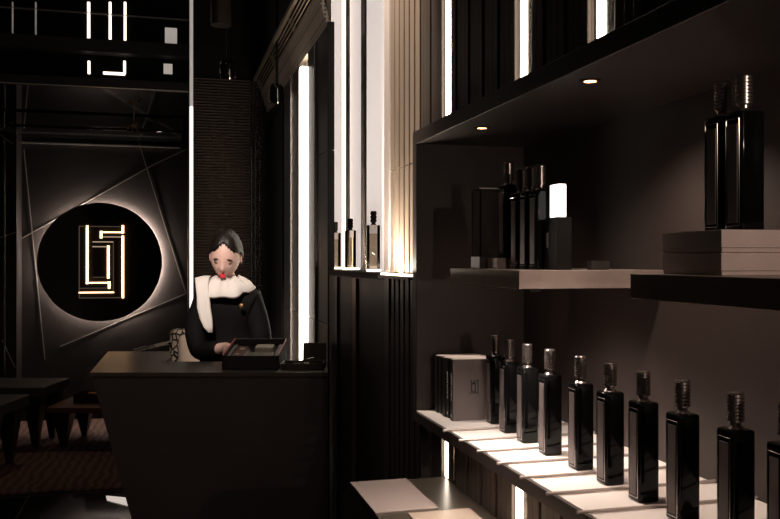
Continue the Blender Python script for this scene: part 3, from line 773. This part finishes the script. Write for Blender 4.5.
# ================================================================ LOUNGE
rug = obj('rug', bx((-1.6,0,0),(1.2,2.45,.012),.003), RUG); rug.location = G(-2.25,5.43,0); rug.rotation_euler = (0,0,-math.radians(3)); tag(rug, 'reddish brown patterned rug under the low tables', 'rug')
rug.location = (-.62,5.66,0)
def bench(name, x0, x1, d0, d1, h, th, m, lab, cat):
    t = thing(name, lab, cat, G((x0+x1)/2,(d0+d1)/2,.012), -PSI); w = (x1-x0)/2; d = (d1-d0)/2; h -= .012
    obj('tabletop' if cat=='table' else 'seat', bx((-w,-d,h-th),(w,d,h),.008,3), m, t)
    for sx in (-1,1):
        for sy in (-1,1):
            bm = BM(); cx, cy = sx*(w-.10), sy*(d-.10)
            add_prism(bm, [(cx+a*.018,cy+b*.018,0) for a,b in ((-1,-1),(1,-1),(1,1),(-1,1))], [(cx+a*.07,cy+b*.07,h-th) for a,b in ((-1,-1),(1,-1),(1,1),(-1,1))])
            obj('leg', bm, DARK, t)
    return t
bench('low_table', -3.2,-2.62, 6.42,6.95, .483,.075, BENCHB, 'black square low table at left, the farther one', 'table')
bench('low_table', -3.1,-2.585, 5.59,6.1, .483,.075, BENCHB, 'black square low table at left edge, the nearer one', 'table')
bench('low_bench', -2.60,-1.95, 6.42,7.06, .332,.045, BENCHR, 'dark brown low bench beside the counter, holding an open box', 'bench')
t = thing('open_box', 'open black box with lid raised on the brown bench', 'box', G(-2.36,6.60,.332), -PSI)
bm = BM()
for a, b in (((-.10,0,0),(.17,.008,.075)),((-.10,.17,0),(.17,.18,.075)),((-.10,0,0),(-.092,.18,.075)),((.162,0,0),(.17,.18,.075)),((-.10,0,0),(.17,.18,.008))): add_box(bm,a,b)
obj('box_body', bm, DARKM, t)
bm = BM(); add_box(bm, (-.09,0,0),(.17,.008,.19),.002, M=Matrix.Translation((0,.182,.072)) @ Matrix.Rotation(math.radians(-20),4,'X')); obj('lid', bm, mat('lid_brown', (.05,.04,.035), .5), t)
o = obj('orange_card', bx((0,0,0),(.06,.03,.065),.001), ORANGE); o.location = G(-2.36,6.64,.341)+Vector((0,.03,0)); o.rotation_euler=(0,0,-PSI); tag(o,'small orange card inside the open black box','card')
t = obj('small_bottle', add_lathe(BM(), [(.03,0),(.03,.09),(.012,.11),(.012,.14)], 16), CREAM, smooth=40); t.location = G((33.5-390)/F*7.35,7.35,.012); tag(t,'tiny pale bottle on the rug beneath the low table','bottle')
# reflection of the sign halo on the floor, drawn as a glowing patch
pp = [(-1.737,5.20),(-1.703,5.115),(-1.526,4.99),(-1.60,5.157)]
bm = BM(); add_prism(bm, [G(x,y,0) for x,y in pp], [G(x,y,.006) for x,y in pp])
o = obj('floor_reflection', bm, mat('floor_reflection_glow', (.8,.7,.6), .4, emit=(1,.88,.78), es=.55), origin=G(-1.62,5.1,0)); tag(o,'slim pale reflection of the sign halo on the floor at the foot of the counter','reflection')

# ================================================================ CEILING SPOTLIGHTS
def track(u, v, d, lab, r=.045):
    z = EYE-(v-260)*d/F
    t = thing('ceiling_spotlight', lab, 'spotlight', G((u-390)/F*d, d, z), -PSI, 'black spotlights hanging from the dark ceiling')
    M = Matrix.Rotation(math.radians(25),4,'X')
    obj('lamp_head', add_lathe(BM(), [(r*.7,.09),(r,.07),(r,0),(r*.82,-.004),(r*.8,.02)][::-1], 24, M=M), GLOSS, t, 40)
    obj('chrome_rim', add_lathe(BM(), [(r*.86,-.008),(r*1.02,-.006),(r*1.02,.004)], 24, M=M), CHROME, t, 40)
    top = (SOF if d > 5.7 else CEIL) - z
    bm = BM(); add_tube(bm, (0,0,.06),(0,0,top),.008); obj('stem', bm, DARK, t, 50)
track(228,77,4.9,'black spotlight hanging above the ribbed panel')
track(277,101,4.75,'black spotlight hanging beside the top of right wall',.04)
track(157,112,6.6,'black spotlight under the glossy lounge ceiling',.05)
t = obj('duct', add_lathe(BM(), [(.055,0),(.055,.30)], 24), mat('brown_metal', (.08,.06,.05), .4, metal=.5), smooth=40)
p = G((221-390)/F*4.6,4.6,0); z = EYE+(260-26)*4.6/F; t.location = (p.x,p.y,z); t.scale = (1,1,(CEIL-z)/.30); tag(t,'short brown cylindrical duct under the dark ceiling','duct')
t = thing('ornament', 'small brass ornament hanging under the glossy ceiling', 'ornament', G((134-390)/F*6.4,6.4,SOF-.14))
bm = BM(); add_tube(bm,(0,0,.05),(0,0,.14),.004)
for k in range(7):
    a = k*.9; add_lathe(bm, [(.002,0),(.014,.012),(.002,.026)], 10, c=(.05*math.cos(a),.03*math.sin(a),.01*k))
    add_tube(bm, (0,0,.05), (.05*math.cos(a),.03*math.sin(a),.01*k+.012), .0025, 6)
obj('brass_leaves', bm, GOLD, t, 40)

# ================================================================ LAMPS
sx = .72; zc = ZT-.04
WARM = (1,.80,.66)
light('niche_spot_far', 'SPOT', (.729,1.892,zc), 2.0, WARM, (.12,.12,-1), spot_size=math.radians(100), spot_blend=.8, shadow_soft_size=.008)
light('niche_spot_near', 'SPOT', (.72,1.346,zc), 15, WARM, (.34,.05,-1), spot_size=math.radians(110), spot_blend=.8, shadow_soft_size=.008)
light('niche_spot_third', 'SPOT', (.73,.45,zc-.02), 6, WARM, (.03,1,-.25), spot_size=math.radians(80), spot_blend=.9, shadow_soft_size=.01)
light('under_long_shelf', 'SPOT', (.74,.30,ZM-.06), 8, WARM, (.03,1,-.22), spot_size=math.radians(70), spot_blend=.9, shadow_soft_size=.008)
for nm, p in (('recessed_spotlight',(.73,.45,ZT-.036)),('recessed_spotlight',(.74,.30,ZM-.036))):
    tt = thing(nm, 'recessed spotlight beyond the right edge, '+('in the niche ceiling' if p[1]>.4 else 'under the long shelf'), 'spotlight', (p[0],p[1],p[2]-.002))
    obj('rim', add_lathe(BM(), [(.019,0),(.019,.003),(.015,.003)], 24), DARK, tt)
# bar added under the short shelf to carry a fill light
t = thing('shelf_fill', 'slim added fill light bar under the short floating shelf', 'lamp', (.70,1.72,ZM-.036))
obj('fill_bar', bx((-.012,-.19,-.006),(.012,.19,0),.001), DARK, t)
light('under_shelf_fill', 'AREA', (.705,1.66,ZM-.045), 3.6, (1,.86,.76), (.12,0,-1), shape='RECTANGLE', size=.03, size_y=.36, spread=math.radians(120))  # added fill that brightens the lower shelf
light('room_fill', 'AREA', (-.3,2.6,3.3), 3, (1,.83,.72), (.1,.3,-1), size=.5, spread=math.radians(120))  # added overhead fill, no fixture
light('face_fill', 'SPOT', (-.22,2.2,2.45), 190, (1,.84,.76), G(PX,4.0,1.34)-Vector((-.22,2.2,2.45)), spot_size=math.radians(19), spot_blend=.7, shadow_soft_size=.05)  # fill added to brighten the woman's face, no fixture
light('wall_fill', 'SPOT', (.25,2.42,3.3), 260, (1,.84,.70), (.42,.0,-1), spot_size=math.radians(34), spot_blend=.7, shadow_soft_size=.03)  # fill added to brighten the fluted wall from above, no fixture
light('lounge_spot', 'SPOT', (-.9,7.3,2.5), 14, (1,.72,.55), (-.02,-.05,-1), spot_size=math.radians(75), spot_blend=.8, shadow_soft_size=.05)
w = bpy.data.worlds.new('world'); sc.world = w; w.use_nodes = True
w.node_tree.nodes['Background'].inputs[0].default_value = (.9,.7,.6,1); w.node_tree.nodes['Background'].inputs[1].default_value = .003
